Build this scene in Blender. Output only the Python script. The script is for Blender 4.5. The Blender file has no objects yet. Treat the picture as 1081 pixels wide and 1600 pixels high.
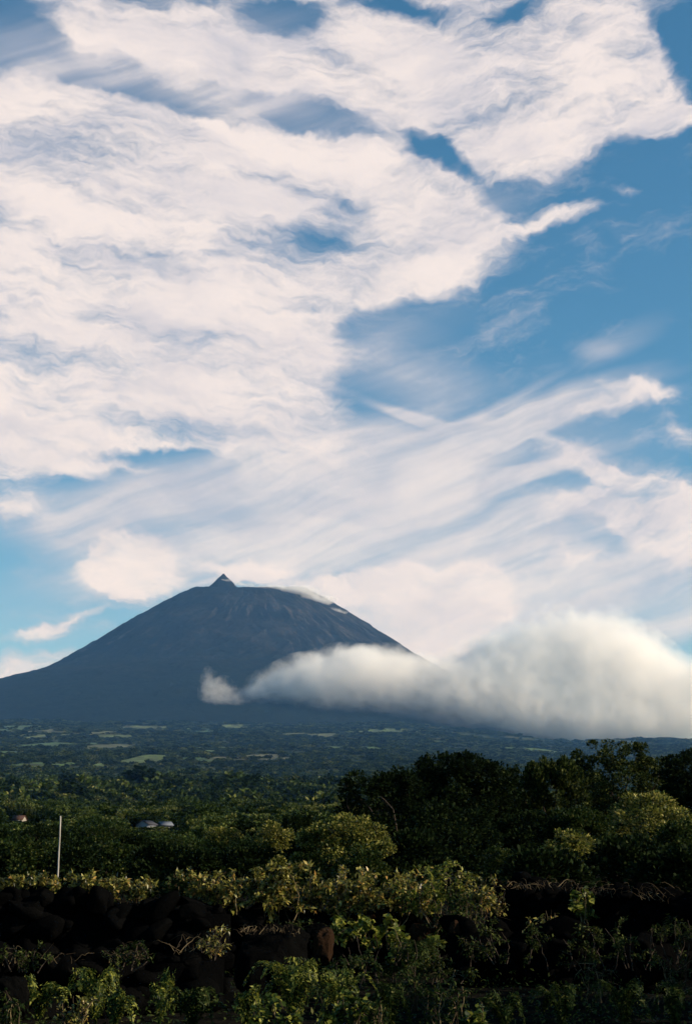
import bpy, bmesh, math, random
import numpy as np
from mathutils import Vector, Matrix
R = math.radians
scene = bpy.context.scene
col = scene.collection

# ------------------------------------------------------------------ camera
F = 2222.2                       # focal length in photo pixels (50 mm on a 36 mm frame, portrait)
PITCH = math.atan(530 / F)
EYE = Vector((0, 0, 2.2))
cam_d = bpy.data.cameras.new('camera'); cam = bpy.data.objects.new('camera', cam_d); col.objects.link(cam)
cam.location = EYE; cam.rotation_euler = (math.pi / 2 + PITCH, 0, 0)
cam_d.sensor_fit = 'VERTICAL'; cam_d.sensor_height = 36; cam_d.lens = 50
cam_d.clip_start = 0.1; cam_d.clip_end = 80000
scene.camera = cam

def ray(px, py):
    xc = (px - 540.5) / F; yc = (800 - py) / F
    c, s = math.cos(PITCH), math.sin(PITCH)
    return Vector((xc, c - s * yc, s + c * yc))
def at(px, py, Y):
    d = ray(px, py)
    return EYE + d * (Y / d.y)

# ------------------------------------------------------------------ light
SUN_AZ, SUN_EL = 101, 24          # azimuth to the right of the view (+Y), elevation
world = bpy.data.worlds.new('World'); scene.world = world; world.use_nodes = True
sun_d = bpy.data.lights.new('sun', 'SUN'); sun = bpy.data.objects.new('sun', sun_d); col.objects.link(sun)
sun_d.energy = 5.0; sun_d.angle = R(0.5); sun_d.color = (1.0, 0.87, 0.70)
sd = Vector((math.sin(R(SUN_AZ)) * math.cos(R(SUN_EL)), math.cos(R(SUN_AZ)) * math.cos(R(SUN_EL)), math.sin(R(SUN_EL))))
sun.rotation_euler = sd.to_track_quat('Z', 'Y').to_euler()
scene.view_settings.view_transform = 'Standard'; scene.view_settings.look = 'None'
scene.view_settings.exposure = 0.6; scene.view_settings.gamma = 1.0
scene.cycles.volume_bounces = 26; scene.cycles.max_bounces = 30
scene.cycles.use_adaptive_sampling = True; scene.cycles.adaptive_threshold = 0.02
scene.cycles.diffuse_bounces = 3; scene.cycles.glossy_bounces = 2; scene.cycles.transmission_bounces = 4
scene.cycles.transparent_max_bounces = 8

# ------------------------------------------------------------------ node helpers
class NT:
    def __init__(s, tree): s.t = tree; s.n = tree.nodes; s.l = tree.links
    def new(s, typ, **kw):
        n = s.n.new(typ)
        for k, v in kw.items(): setattr(n, k, v)
        return n
    def put(s, sock, v):
        if isinstance(v, bpy.types.NodeSocket): s.l.new(v, sock)
        elif v is not None: sock.default_value = v
    def math(s, op, a, b=None, c=None, clamp=False):
        n = s.new('ShaderNodeMath', operation=op, use_clamp=clamp)
        for i, v in enumerate((a, b, c)):
            if v is not None: s.put(n.inputs[i], v)
        return n.outputs[0]
    def vmath(s, op, a, b=None, scale=None):
        n = s.new('ShaderNodeVectorMath', operation=op); s.put(n.inputs[0], a)
        if b is not None: s.put(n.inputs[1], b)
        if scale is not None: s.put(n.inputs['Scale'], scale)
        return n.outputs[1] if op in ('LENGTH', 'DOT_PRODUCT') else n.outputs[0]
    def mapping(s, v, loc=(0, 0, 0), rot=(0, 0, 0), sc=(1, 1, 1), typ='POINT'):
        n = s.new('ShaderNodeMapping', vector_type=typ); s.put(n.inputs[0], v)
        n.inputs['Location'].default_value = loc; n.inputs['Rotation'].default_value = rot; n.inputs['Scale'].default_value = sc
        return n.outputs[0]
    def noise(s, v, scale, detail=2, rough=.5, dist=0, out=0, lac=2.0):
        n = s.new('ShaderNodeTexNoise'); s.put(n.inputs['Vector'], v)
        n.inputs['Scale'].default_value = scale; n.inputs['Detail'].default_value = detail
        n.inputs['Roughness'].default_value = rough; n.inputs['Distortion'].default_value = dist
        n.inputs['Lacunarity'].default_value = lac
        return n.outputs[out]
    def smooth(s, v, a, b, lo=0.0, hi=1.0, typ='SMOOTHSTEP'):
        n = s.new('ShaderNodeMapRange', interpolation_type=typ)
        s.put(n.inputs[0], v)
        for i, x in ((1, a), (2, b), (3, lo), (4, hi)): s.put(n.inputs[i], x)
        return n.outputs[0]
    def mixc(s, f, a, b):
        n = s.new('ShaderNodeMix', data_type='RGBA'); s.put(n.inputs[0], f); s.put(n.inputs[6], a); s.put(n.inputs[7], b)
        return n.outputs[2]
    def ramp(s, v, stops):
        n = s.new('ShaderNodeValToRGB'); s.put(n.inputs[0], v); e = n.color_ramp.elements
        while len(e) < len(stops): e.new(.5)
        for k, (p, c) in zip(e, stops): k.position = p; k.color = (*c, 1)
        return n.outputs[0]

def blob_field(N, P, blobs):
    """sum of soft ellipses: (centre, radii, angle, amplitude); half height lies on the nominal radius"""
    acc = None
    for c, r, ang, amp in blobs:
        m = N.mapping(P, c, (0, 0, R(ang)), tuple(x * 1.3333 for x in r), 'TEXTURE')
        g = N.new('ShaderNodeTexGradient', gradient_type='SPHERICAL'); N.put(g.inputs[0], m)
        acc = N.math('MULTIPLY_ADD', g.outputs[1], amp * 2.0, acc if acc is not None else 0.0)
    return acc

# ------------------------------------------------------------------ sky
def sky_uv(px, py):
    d = ray(px, py); return Vector((d.x / d.y, d.z / d.y)) * 22.22      # direction on a plane facing north, units of about 100 photo pixels
def sky_blob(px, py, rx, ry, ang, amp):
    c = sky_uv(px, py)
    sx = (sky_uv(px + 1, py) - sky_uv(px - 1, py)).x / 2; sy = (sky_uv(px, py - 1) - sky_uv(px, py + 1)).y / 2
    return ((c.x, c.y, 0), (rx * sx, ry * sy, 1), ang, amp)
# ellipses: photo x, y, radius along, radius across, tilt (degrees, counter-clockwise), amount
DENSE = [
 (520,-6,260,26,-3,.6),(860,-4,200,34,0,.7),(1045,770,70,40,-20,.7),(1000,690,50,14,14,.4),(870,790,50,22,-16,.5),
 (60,190,190,90,-8,1.0),(230,215,260,75,-12,.8),(200,300,330,90,-9,1.0),(430,265,250,70,-14,.8),(600,285,170,60,-28,.9),(690,330,90,45,-35,.6),
 (660,400,170,55,14,1.0),(560,440,190,50,0,.6),(120,420,260,80,-5,.9),(300,470,300,80,-12,1.0),(450,520,130,70,-20,.5),(140,580,300,110,-4,1.2),(400,600,150,80,0,.8),
 (230,670,330,50,-3,.8),(60,720,120,45,0,.7),(180,735,90,22,2,.4),(30,790,70,35,10,.8),(500,650,70,45,20,.5),
 (590,110,180,80,-14,1.1),(700,170,210,80,-16,1.0),(860,130,190,85,14,1.0),(980,120,90,90,30,.7),(800,245,130,50,16,.9),(930,205,110,35,20,.6),(1060,182,80,24,14,1.0),
 (120,30,120,40,-16,.5),(420,80,140,45,-14,.45),(200,60,190,60,-14,.75),(340,110,150,40,-22,.55),(310,30,110,45,0,.5),(640,45,120,30,-6,.5),(900,50,130,40,8,.7),(760,40,80,28,-10,.35),
 (890,330,55,15,14,.8),(820,360,70,12,22,.55),(975,296,26,8,6,.6),(520,230,70,30,-10,.4),
 (200,875,68,48,8,1.1),(215,915,80,26,0,.7),(155,890,50,26,-25,.4),(60,983,60,13,8,.8),(120,965,50,8,14,.4),(35,1040,90,32,6,.9),
 (650,950,130,50,-8,1.0),(740,900,80,26,8,.6),(600,1000,150,50,-25,.7),(380,884,110,15,0,.75),(440,905,110,18,-12,.7),(540,945,50,20,-30,.5),
 (900,715,75,26,-18,.95),(960,745,50,14,-24,.6),(1000,800,105,48,-22,1.1),(1060,830,90,60,-20,1.0),(920,780,50,16,-10,.5),(900,868,60,22,-10,.5),
 (1005,617,60,17,-8,.8),(1065,680,40,22,-30,.55),(950,640,60,14,10,.4),
 (560,935,46,24,10,1.0),(615,915,60,28,20,1.1),(700,905,80,30,6,1.0),(590,985,80,46,-30,1.2),(680,965,90,54,0,1.2),(745,940,60,34,0,.8),(640,1020,110,50,0,1.0),
 (195,872,60,44,10,.9),(225,905,60,34,0,.8),(160,860,30,22,30,.5),
 # openings
 (30,50,90,46,-34,-1.1),(150,120,130,17,-20,-.8),(270,150,120,16,-22,-0.47),(490,180,90,24,-20,-.9),(690,245,66,19,-32,-.95),(545,318,60,20,-10,-0.55),
 (95,375,50,13,-8,-0.55),(200,265,210,10,-10,-0.31),(380,312,130,12,-9,-0.39),(375,92,40,26,-10,-0.39),(620,14,80,13,-4,-.75),(800,20,48,13,20,-.6),(440,24,60,24,0,-.7),
 (1078,80,36,64,0,-1.0),(250,480,50,10,-5,-0.31),(60,590,80,12,-6,-0.35),(220,715,120,14,-3,-0.55),(300,725,90,12,-5,-0.39),(90,760,70,14,-4,-0.39),(420,440,110,11,-16,-0.43),
 (545,560,40,50,0,-0.39),(560,510,36,20,0,-0.31),(650,205,60,14,-20,-0.31),(130,540,90,10,-6,-0.31),(320,400,120,10,-10,-0.35),(330,600,90,10,-8,-0.27),(640,360,30,10,0,-0.39),(600,390,50,8,-5,-0.23),
 (720,110,30,10,30,-0.27),(960,70,40,14,30,-0.31),(560,60,30,10,0,-0.23),(810,210,60,8,18,-0.27),(880,190,70,8,16,-0.23),
]
VEIL = [
 (960,930,140,70,0,.5),(1060,900,90,80,0,.45),(640,500,120,50,10,.18),(760,380,60,30,20,.2),
 (160,110,180,60,-20,.3),(340,130,220,60,-20,.4),
 (500,780,420,120,8,.35),(760,720,320,120,14,.3),(330,850,260,70,4,.4),(820,880,260,90,0,.35),(180,840,140,40,0,.3),(600,560,130,60,-10,.3),
 (620,742,400,22,21,.95),(820,655,200,26,22,.75),(430,830,230,20,17,.7),(640,800,330,16,18,.5),(560,850,300,18,12,.55),(930,628,120,14,10,.5),(760,640,120,10,26,.35),
 (400,760,330,60,8,.55),(480,700,230,45,10,.5),(640,590,120,40,-6,.3),(680,660,90,12,-20,.35),(620,640,110,9,-22,.3),(760,750,140,14,8,.4),
 (970,530,75,22,28,.35),(930,540,40,18,0,.25),(820,830,240,60,4,.35),(860,940,220,50,0,.55),(640,900,200,60,0,.4),(700,1010,300,60,0,.5),
 (130,800,220,50,6,.35),(300,880,260,36,6,.35),(60,960,160,60,0,.22),(60,110,160,60,-20,.35),(400,140,180,60,-16,.4),(760,330,90,40,16,.3),(1050,950,90,80,0,.25),(300,40,300,60,-6,.3),
 (780,810,240,12,6,.25),(860,690,120,8,-16,.3),(660,870,200,10,6,.3),
]
N = NT(world.node_tree); N.n.clear()
sky = N.new('ShaderNodeTexSky', sky_type='NISHITA'); sky.sun_disc = False
sky.sun_elevation = R(SUN_EL); sky.sun_rotation = R(SUN_AZ)
sky.altitude = 300; sky.air_density = 1.0; sky.dust_density = 0.1; sky.ozone_density = 2.0
tc = N.new('ShaderNodeTexCoord')
sep = N.new('ShaderNodeSeparateXYZ'); N.put(sep.inputs[0], tc.outputs['Generated'])
yy = N.math('MAXIMUM', sep.outputs[1], 0.08)
cmb = N.new('ShaderNodeCombineXYZ')
N.put(cmb.inputs[0], N.math('MULTIPLY', N.math('DIVIDE', sep.outputs[0], yy), 22.22))
N.put(cmb.inputs[1], N.math('MULTIPLY', N.math('DIVIDE', sep.outputs[2], yy), 22.22))
P = cmb.outputs[0]
def warp(P, scale, amt, detail, off=(0, 0, 0), rot=0, sc=(1, 1, 1)):
    n = N.noise(N.mapping(P, off, (0, 0, rot), sc), scale, detail, .55, out=1)
    return N.vmath('ADD', P, N.vmath('MULTIPLY', N.vmath('SUBTRACT', n, (.5, .5, .5)), (amt, amt, 0)))
Pw = warp(P, .9, .75, 4)
Pw = warp(Pw, 3.2, .22, 3, (3, 1, 0))
m1 = N.smooth(blob_field(N, Pw, [sky_blob(*b) for b in DENSE]), -.5, 1.5, -.5, 1.5, 'LINEAR')
Pv = warp(P, .5, .5, 2, (7, 2, 0))
m2 = blob_field(N, Pv, [sky_blob(*b) for b in VEIL])
# fine structure: billows, ripples, streaks along the two wind directions
sx_ = N.new('ShaderNodeSeparateXYZ'); N.put(sx_.inputs[0], Pw)
right = N.smooth(sx_.outputs[0], -.6, 2.2)                      # the wind turns from one side of the sky to the other
Pa = N.mapping(Pw, (0, 0, 0), (0, 0, R(-11)), (1 / .5, 1 / 1.6, 1), 'TEXTURE'); Pb = N.mapping(Pw, (4, 2, 0), (0, 0, R(19)), (1 / .6, 1 / 1.6, 1), 'TEXTURE')
def two(off, scale, det, ro, di):
    n = N.new('ShaderNodeMix', data_type='FLOAT'); N.put(n.inputs[0], right)
    N.put(n.inputs[2], N.noise(N.vmath('ADD', Pa, off), scale, det, ro, di)); N.put(n.inputs[3], N.noise(N.vmath('ADD', Pb, off), scale, det, ro, di))
    return n.outputs[0]
nb = two((0, 0, 0), .75, 9, .55, .1)
nf = two((5, 3, 0), 4.0, 8, .66, .15)
ns = N.noise(N.mapping(Pv, (2, 9, 0), (0, 0, R(20)), (1 / .14, 1 / 1.5, 1), 'TEXTURE'), 1.4, 8, .56, .1)
nn = N.math('ADD', N.math('MULTIPLY', N.math('SUBTRACT', nb, .5), 2.7), N.math('MULTIPLY', N.math('SUBTRACT', nf, .5), 1.25))
a1 = N.smooth(N.math('ADD', N.math('MULTIPLY', N.math('MINIMUM', m1, 1.3), .92), nn), -.06, 1.46)
a2 = N.math('MULTIPLY', N.math('MINIMUM', m2, 1.2), N.math('ADD', .44, N.math('MULTIPLY', N.smooth(ns, .22, .78), .54)))
a2 = N.math('MULTIPLY', N.smooth(a2, -.1, 1.15), .85)
inv = N.math('MULTIPLY', N.math('SUBTRACT', 1.0, N.math('MULTIPLY', a1, .98)), N.math('SUBTRACT', 1.0, a2))
alpha = N.math('SUBTRACT', 1.0, inv, clamp=True)
n3 = two((1.3, 4.2, 0), .7, 10, .58, .1)
thick = N.math('ADD', N.math('MULTIPLY', alpha, .8), N.math('MULTIPLY', N.math('SUBTRACT', n3, .5), 2.0))
shade = N.smooth(thick, .16, 1.05)
ccol = N.mixc(shade, (.41, .395, .435, 1), (.62, .55, .525, 1))
hs = N.new('ShaderNodeHueSaturation'); hs.inputs['Saturation'].default_value = 1.30; hs.inputs['Hue'].default_value = .487; N.put(hs.inputs['Color'], sky.outputs[0])
bg1 = N.new('ShaderNodeBackground'); N.put(bg1.inputs[0], hs.outputs[0]); bg1.inputs[1].default_value = 0.080
bg2 = N.new('ShaderNodeBackground'); N.put(bg2.inputs[0], ccol); bg2.inputs[1].default_value = 1.0
mx = N.new('ShaderNodeMixShader'); N.put(mx.inputs[0], alpha); N.put(mx.inputs[1], bg1.outputs[0]); N.put(mx.inputs[2], bg2.outputs[0])
wo = N.new('ShaderNodeOutputWorld'); N.put(wo.inputs[0], mx.outputs[0])
world.cycles.sampling_method = 'MANUAL'; world.cycles.sample_map_resolution = 512

# ------------------------------------------------------------------ object helpers
def tag(o, label=None, cat=None, group=None, kind=None):
    for k, v in (('label', label), ('category', cat), ('group', group), ('kind', kind)):
        if v: o[k] = v
    return o
def np_mesh(name, V, faces_list, mats, smooth=False, tri_mat=None):
    """V (n,3); faces_list: list of int arrays (k,3) or (k,4)"""
    me = bpy.data.meshes.new(name)
    V = np.ascontiguousarray(V, np.float32)
    me.vertices.add(len(V)); me.vertices.foreach_set('co', V.ravel())
    loops = np.concatenate([f.ravel() for f in faces_list]).astype(np.int32)
    cnt = np.concatenate([np.full(len(f), f.shape[1], np.int32) for f in faces_list])
    me.loops.add(len(loops)); me.loops.foreach_set('vertex_index', loops)
    me.polygons.add(len(cnt))
    st = np.zeros(len(cnt), np.int32); st[1:] = np.cumsum(cnt)[:-1]
    me.polygons.foreach_set('loop_start', st); me.polygons.foreach_set('loop_total', cnt)
    if smooth: me.polygons.foreach_set('use_smooth', np.ones(len(cnt), bool))
    for m in (mats if isinstance(mats, (list, tuple)) else [mats]): me.materials.append(m)
    me.update(calc_edges=True); me.validate()
    return me
def obj(name, me, parent=None, loc=None):
    o = bpy.data.objects.new(name, me); col.objects.link(o)
    if parent: o.parent = parent
    if loc is not None: o.location = loc
    return o
def empty(name, loc, rz=0):
    o = bpy.data.objects.new(name, None); col.objects.link(o); o.location = loc; o.rotation_euler = (0, 0, rz)
    o.empty_display_size = .2
    return o

# value noise in numpy
class VN:
    def __init__(s, seed): s.r = np.random.RandomState(seed).rand(256, 256).astype(np.float64)
    def __call__(s, x, y):
        x = np.asarray(x, float); y = np.asarray(y, float)
        xi = np.floor(x).astype(int); yi = np.floor(y).astype(int); fx = x - xi; fy = y - yi
        fx = fx * fx * (3 - 2 * fx); fy = fy * fy * (3 - 2 * fy)
        g = lambda a, b: s.r[a % 256, b % 256]
        return (g(xi, yi) * (1 - fx) + g(xi + 1, yi) * fx) * (1 - fy) + (g(xi, yi + 1) * (1 - fx) + g(xi + 1, yi + 1) * fx) * fy
    def fbm(s, x, y, o=4, rough=.5):
        t = 0; a = 1; w = 0
        for k in range(o): t = t + a * s(x * 2 ** k + 17.3 * k, y * 2 ** k + 9.1 * k); w += a; a *= rough
        return t / w - .5
vn = VN(5); vn2 = VN(11)

# ------------------------------------------------------------------ materials
def surf_mat(name, build, rough=.9, spec=.2, bump=None):
    m = bpy.data.materials.new(name); m.use_nodes = True; n = NT(m.node_tree); n.n.clear()
    b = n.new('ShaderNodeBsdfPrincipled'); o = n.new('ShaderNodeOutputMaterial'); n.put(o.inputs[0], b.outputs[0])
    b.inputs['Roughness'].default_value = rough; b.inputs['Specular IOR Level'].default_value = spec
    n.put(b.inputs['Base Color'], build(n))
    if bump:
        h, st, di = bump(n)
        bm = n.new('ShaderNodeBump'); n.put(bm.inputs['Height'], h); bm.inputs['Strength'].default_value = st; bm.inputs['Distance'].default_value = di
        n.put(b.inputs['Normal'], bm.outputs[0])
    return m
def opos(n): return n.new('ShaderNodeNewGeometry').outputs['Position']
def leaf_mat(name, stops, trans=.35, rough=.5, spec=.3, obj_rand=0.0):
    m = bpy.data.materials.new(name); m.use_nodes = True; n = NT(m.node_tree); n.n.clear()
    g = n.new('ShaderNodeNewGeometry')
    v = g.outputs['Random Per Island']
    if obj_rand:
        oi = n.new('ShaderNodeObjectInfo')
        v = n.math('ADD', n.math('MULTIPLY', v, 1 - obj_rand), n.math('MULTIPLY', oi.outputs['Random'], obj_rand))
    c = n.ramp(v, stops)
    b = n.new('ShaderNodeBsdfPrincipled'); n.put(b.inputs['Base Color'], c)
    b.inputs['Roughness'].default_value = rough; b.inputs['Specular IOR Level'].default_value = spec
    t = n.new('ShaderNodeBsdfTranslucent'); n.put(t.inputs[0], c)
    mx = n.new('ShaderNodeMixShader'); mx.inputs[0].default_value = trans
    n.put(mx.inputs[1], b.outputs[0]); n.put(mx.inputs[2], t.outputs[0])
    o = n.new('ShaderNodeOutputMaterial'); n.put(o.inputs[0], mx.outputs[0])
    return m

# ------------------------------------------------------------------ terrain
def ground_h(x, y):
    x = np.asarray(x, float); y = np.asarray(y, float)
    d = np.hypot(x, y); az = np.degrees(np.arctan2(x, np.abs(y) + 1e-6))
    dc = np.minimum(d, 8600.)
    h = 737.8 * (np.maximum(dc - 45, 0) / 8500.) ** 1.424 + .045 * np.maximum(d - 8600., 0)
    t = np.clip((az - 1) / 9., 0, 1); h = h * (1 - .145 * t * t * (3 - 2 * t))
    w = np.clip((d - 300) / 1500., 0, 1)
    h = h + w * (vn.fbm(x / 900., y / 1300., 4) * (18 + d * .006)) + np.clip((d - 60) / 200, 0, 1) * vn2.fbm(x / 70., y / 70., 3) * 1.6
    h = h + .10 * vn.fbm(x / 3., y / 3., 3)
    return np.where(y > -200, h, h * np.clip(1 + (y + 200) / 3000., 0, 1))
def ground_z(x, y): return float(ground_h(x, y))
def build_ground():
    az = np.concatenate([np.linspace(-180, -26, 60, endpoint=False), np.linspace(-26, 26, 420, endpoint=False), np.linspace(26, 180, 60, endpoint=False)])
    rr = np.concatenate([[2, 5, 8], np.geomspace(10, 16500, 300)])
    A, Q = np.meshgrid(np.radians(az), rr)
    X = Q * np.sin(A); Y = Q * np.cos(A); Z = ground_h(X, Y)
    V = np.stack([X, Y, Z], -1).reshape(-1, 3); na = len(az); nr = len(rr)
    i = np.arange(nr - 1)[:, None] * na; j = np.arange(na)[None]; k = (j + 1) % na
    q = np.stack([i + j, i + k, i + na + k, i + na + j], -1).reshape(-1, 4)
    V = np.concatenate([V, [[0, 0, ground_z(0, 0)]]]); c = len(V) - 1
    tri = np.stack([np.full(na, c), (np.arange(na) + 1) % na, np.arange(na)], -1)
    q = q[:, ::-1]; tri = tri[:, ::1]
    def colr(n):
        p = opos(n)
        far = n.ramp(n.noise(n.mapping(p, sc=(1, .5, 1)), .006, 8, .65), [(.36, (.014, .022, .014)), (.5, (.03, .04, .018)), (.60, (.06, .062, .03)), (.72, (.10, .085, .05))])
        near = n.ramp(n.noise(p, 2.2, 6, .6), [(.35, (.004, .004, .0035)), (.6, (.011, .010, .008)), (.78, (.024, .02, .013))])
        d = n.vmath('LENGTH', p)
        return n.mixc(n.smooth(d, 60, 400), near, far)
    m = surf_mat('ground_soil', colr, .95, 0.0, lambda n: (n.noise(opos(n), 3.0, 8, .7), .6, .15))
    o = obj('ground', np_mesh('ground', V, [q, tri], m, True)); tag(o, kind='structure', label='dark soil and bush covered plain rising towards the volcano')
build_ground()

# ------------------------------------------------------------------ mountain
MC = at(386, 1100, 12000); MC.z = 0
_off = np.array([0, 60, 84, 95, 112, 145, 175, 205, 235, 265, 310, 345, 385, 500, 640, 800]) * 5.4
_py = np.array([921, 919, 917, 921, 929, 948, 966, 986, 1006, 1026, 1055, 1070, 1082])
_z = np.array([at(386, p, 12000).z for p in _py] + [1060, 735, 420])
def n_x(n, p, i):
    q = n.new('ShaderNodeSeparateXYZ'); n.put(q.inputs[0], p); return q.outputs[i]
def build_mountain():
    na, nr = 900, 260
    ang = np.linspace(0, 2 * np.pi, na, endpoint=False); rad = np.concatenate([np.linspace(0, 520, 50, endpoint=False), np.linspace(520, 4300, nr - 50)])
    A, Q = np.meshgrid(ang, rad)
    Z = np.interp(Q, _off, _z)
    # smooth profile
    ker = np.ones(5) / 5; prof = np.interp(rad, _off, _z); pp = np.pad(prof, 2, mode='edge'); prof = np.convolve(pp, ker, 'valid'); Z = np.repeat(prof[:, None], na, 1)
    cu, su = np.cos(A), np.sin(A)
    wb = vn2.fbm(cu * 3 + 7 + Q / 600., su * 3 + 7, 4, .55) * 3
    g = vn.fbm(cu * 4 + 40 + Q / 1500 + wb, su * 4 + 40 + wb, 6, .55) * (.35 + 1.6 * np.clip(vn2.fbm(cu * 1.7 + 3, su * 1.7 + Q / 1800., 3) + .4, 0, 1))             # radial gullies
    g2 = vn2.fbm(cu * 16 + 90 + Q / 300 + wb, su * 16 + 90 + Q / 260, 5, .65)
    w = np.clip((Q - 480) / 1100., 0, 1)
    Z = Z + w * (g * 100 + g2 * 30) * np.clip(1.15 - Q / 5000, .3, 1)
    X = Q * cu; Y = Q * su
    Z = Z + vn.fbm(X / 60. + 300, Y / 60. + 300, 4, .6) * 26 * np.clip(Q / 300, .25, 1)
    # rim lumps and the small summit cone standing left of the middle
    pk = at(351, 896, 12000); dx = X - (pk.x - MC.x); dy = Y + 120
    dd = np.hypot(dx, dy)
    Z = np.maximum(Z, pk.z - dd * .92 - dd ** 2 * .0007 + vn.fbm(X / 25., Y / 25., 3) * 14)
    Z = Z * (1 + np.minimum(Y, 0) / 12000. * np.clip(1 - (Q - 480) / 1600., 0, 1))
    # shoulder far left
    sh = at(14, 1070, 12000); dd = np.hypot((X - (sh.x - MC.x)) / 1.3, Y / 3)
    Z = Z + 44 * np.exp(-(dd / 85.) ** 2)
    V = np.stack([X + MC.x, Y + MC.y, Z], -1).reshape(-1, 3)
    i = np.arange(nr - 1)[:, None] * na; j = np.arange(na)[None]; k = (j + 1) % na
    q = np.stack([i + j, i + na + j, i + na + k, i + k], -1).reshape(-1, 4)
    def colr(n):
        p = opos(n)
        a = n.ramp(n.noise(p, .004, 9, .68), [(.34, (.005, .007, .008)), (.5, (.011, .012, .012)), (.68, (.034, .031, .028))])
        sepz = n.new('ShaderNodeSeparateXYZ'); n.put(sepz.inputs[0], p)
        veg = n.ramp(n.noise(p, .012, 8, .7), [(.35, (.006, .010, .008)), (.6, (.010, .014, .009)), (.7, (.018, .021, .013))])
        hh = n.math('ADD', sepz.outputs[2], n.math('MULTIPLY', n.noise(p, .003, 6, .6), 700))
        base_c = n.mixc(n.smooth(hh, 1350, 2050), veg, a)
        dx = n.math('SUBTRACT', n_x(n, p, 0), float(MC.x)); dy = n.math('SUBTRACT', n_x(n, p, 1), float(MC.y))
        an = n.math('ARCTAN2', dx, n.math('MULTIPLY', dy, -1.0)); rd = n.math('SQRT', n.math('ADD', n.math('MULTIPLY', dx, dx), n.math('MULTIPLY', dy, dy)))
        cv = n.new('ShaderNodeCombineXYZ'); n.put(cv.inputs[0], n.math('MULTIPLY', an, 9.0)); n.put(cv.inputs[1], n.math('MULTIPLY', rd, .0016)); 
        st = n.smooth(n.noise(cv.outputs[0], 2.2, 9, .66, .6), .50, .70)                 # sunlit streaks down the gullies, painted into the rock colour as pale scree
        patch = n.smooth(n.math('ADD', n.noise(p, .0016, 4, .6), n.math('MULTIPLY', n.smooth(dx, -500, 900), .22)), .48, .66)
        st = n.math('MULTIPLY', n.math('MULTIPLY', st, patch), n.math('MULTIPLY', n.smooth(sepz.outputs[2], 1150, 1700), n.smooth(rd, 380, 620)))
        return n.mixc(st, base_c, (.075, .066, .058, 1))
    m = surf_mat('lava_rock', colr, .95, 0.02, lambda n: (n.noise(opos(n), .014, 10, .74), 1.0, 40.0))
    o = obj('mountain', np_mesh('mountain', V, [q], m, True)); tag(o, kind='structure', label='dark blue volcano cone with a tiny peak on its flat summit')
build_mountain()

# ------------------------------------------------------------------ low clouds (volumes with a closed hull)
def sepz_(n, p, k):
    q = n.new('ShaderNodeSeparateXYZ'); n.put(q.inputs[0], p); return n.math('MULTIPLY_ADD', n.math('MAXIMUM', q.outputs[0], -300.0), k, q.outputs[2])
def cloud(name, label, blobs, Y, depth, dens, grain, cut, amp=1.0, step=.12, soft=(.30, .85), g=.35, color=(1.0, .986, .968, 1), base=None):
    """blobs: photo x, y, radius x, radius y (px at distance Y), amount, depth factor, y shift"""
    s = Y / F
    cen = at(*[np.mean([b[i] for b in blobs]) for i in (0, 1)], Y)
    bl = []; bm = bmesh.new()
    for px, py, rx, ry, a, df, dy in blobs:
        c = at(px, py, Y + dy) - cen; rad = Vector((rx * s, depth * df, ry * s))
        bl.append((c, rad, 0, a))
        bmesh.ops.create_icosphere(bm, subdivisions=3, radius=1.32, matrix=Matrix.Translation(c) @ Matrix.Diagonal((*rad, 1)))
    me = bpy.data.meshes.new(name); bm.to_mesh(me); bm.free()
    tmp = bpy.data.objects.new('tmp', me); col.objects.link(tmp)
    md = tmp.modifiers.new('r', 'REMESH'); md.mode = 'VOXEL'; md.voxel_size = max(12 * s, 6)
    me2 = bpy.data.meshes.new_from_object(tmp.evaluated_get(bpy.context.evaluated_depsgraph_get())); bpy.data.objects.remove(tmp)
    me2.name = name; me2.materials.clear()
    m = bpy.data.materials.new(name + '_vapour'); m.use_nodes = True; n = NT(m.node_tree); n.n.clear()
    p = n.vmath('SUBTRACT', opos(n), tuple(cen))
    w1 = n.vmath('MULTIPLY', n.vmath('SUBTRACT', n.noise(p, 1 / (grain * 2.2), 3, .55, out=1), (.5, .5, .5)), (grain * 1.3,) * 3)
    pw = n.vmath('ADD', p, w1)
    f = blob_field(n, pw, bl)
    f = n.math('MINIMUM', f, 1.3)
    nz = n.noise(pw, 1 / grain, 7, .66)
    d = n.smooth(n.math('ADD', f, n.math('MULTIPLY', n.math('SUBTRACT', nz, .5), cut)), soft[0], soft[1])
    if base: d = n.math('MULTIPLY', d, n.smooth(n.math('ADD', sepz_(n, p, base[2]), n.math('MULTIPLY', nz, 260)), base[0], base[1], .10, 1.0))
    d = n.math('MULTIPLY', d, dens)
    v = n.new('ShaderNodeVolumePrincipled'); n.put(v.inputs['Density'], d); v.inputs['Color'].default_value = color; v.inputs['Anisotropy'].default_value = g
    o_ = n.new('ShaderNodeOutputMaterial'); n.put(o_.inputs['Volume'], v.outputs[0])
    m.cycles.volume_step_rate = step
    me2.materials.append(m)
    o = obj(name, me2, loc=cen); tag(o, label, 'cloud')
    return o
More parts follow.
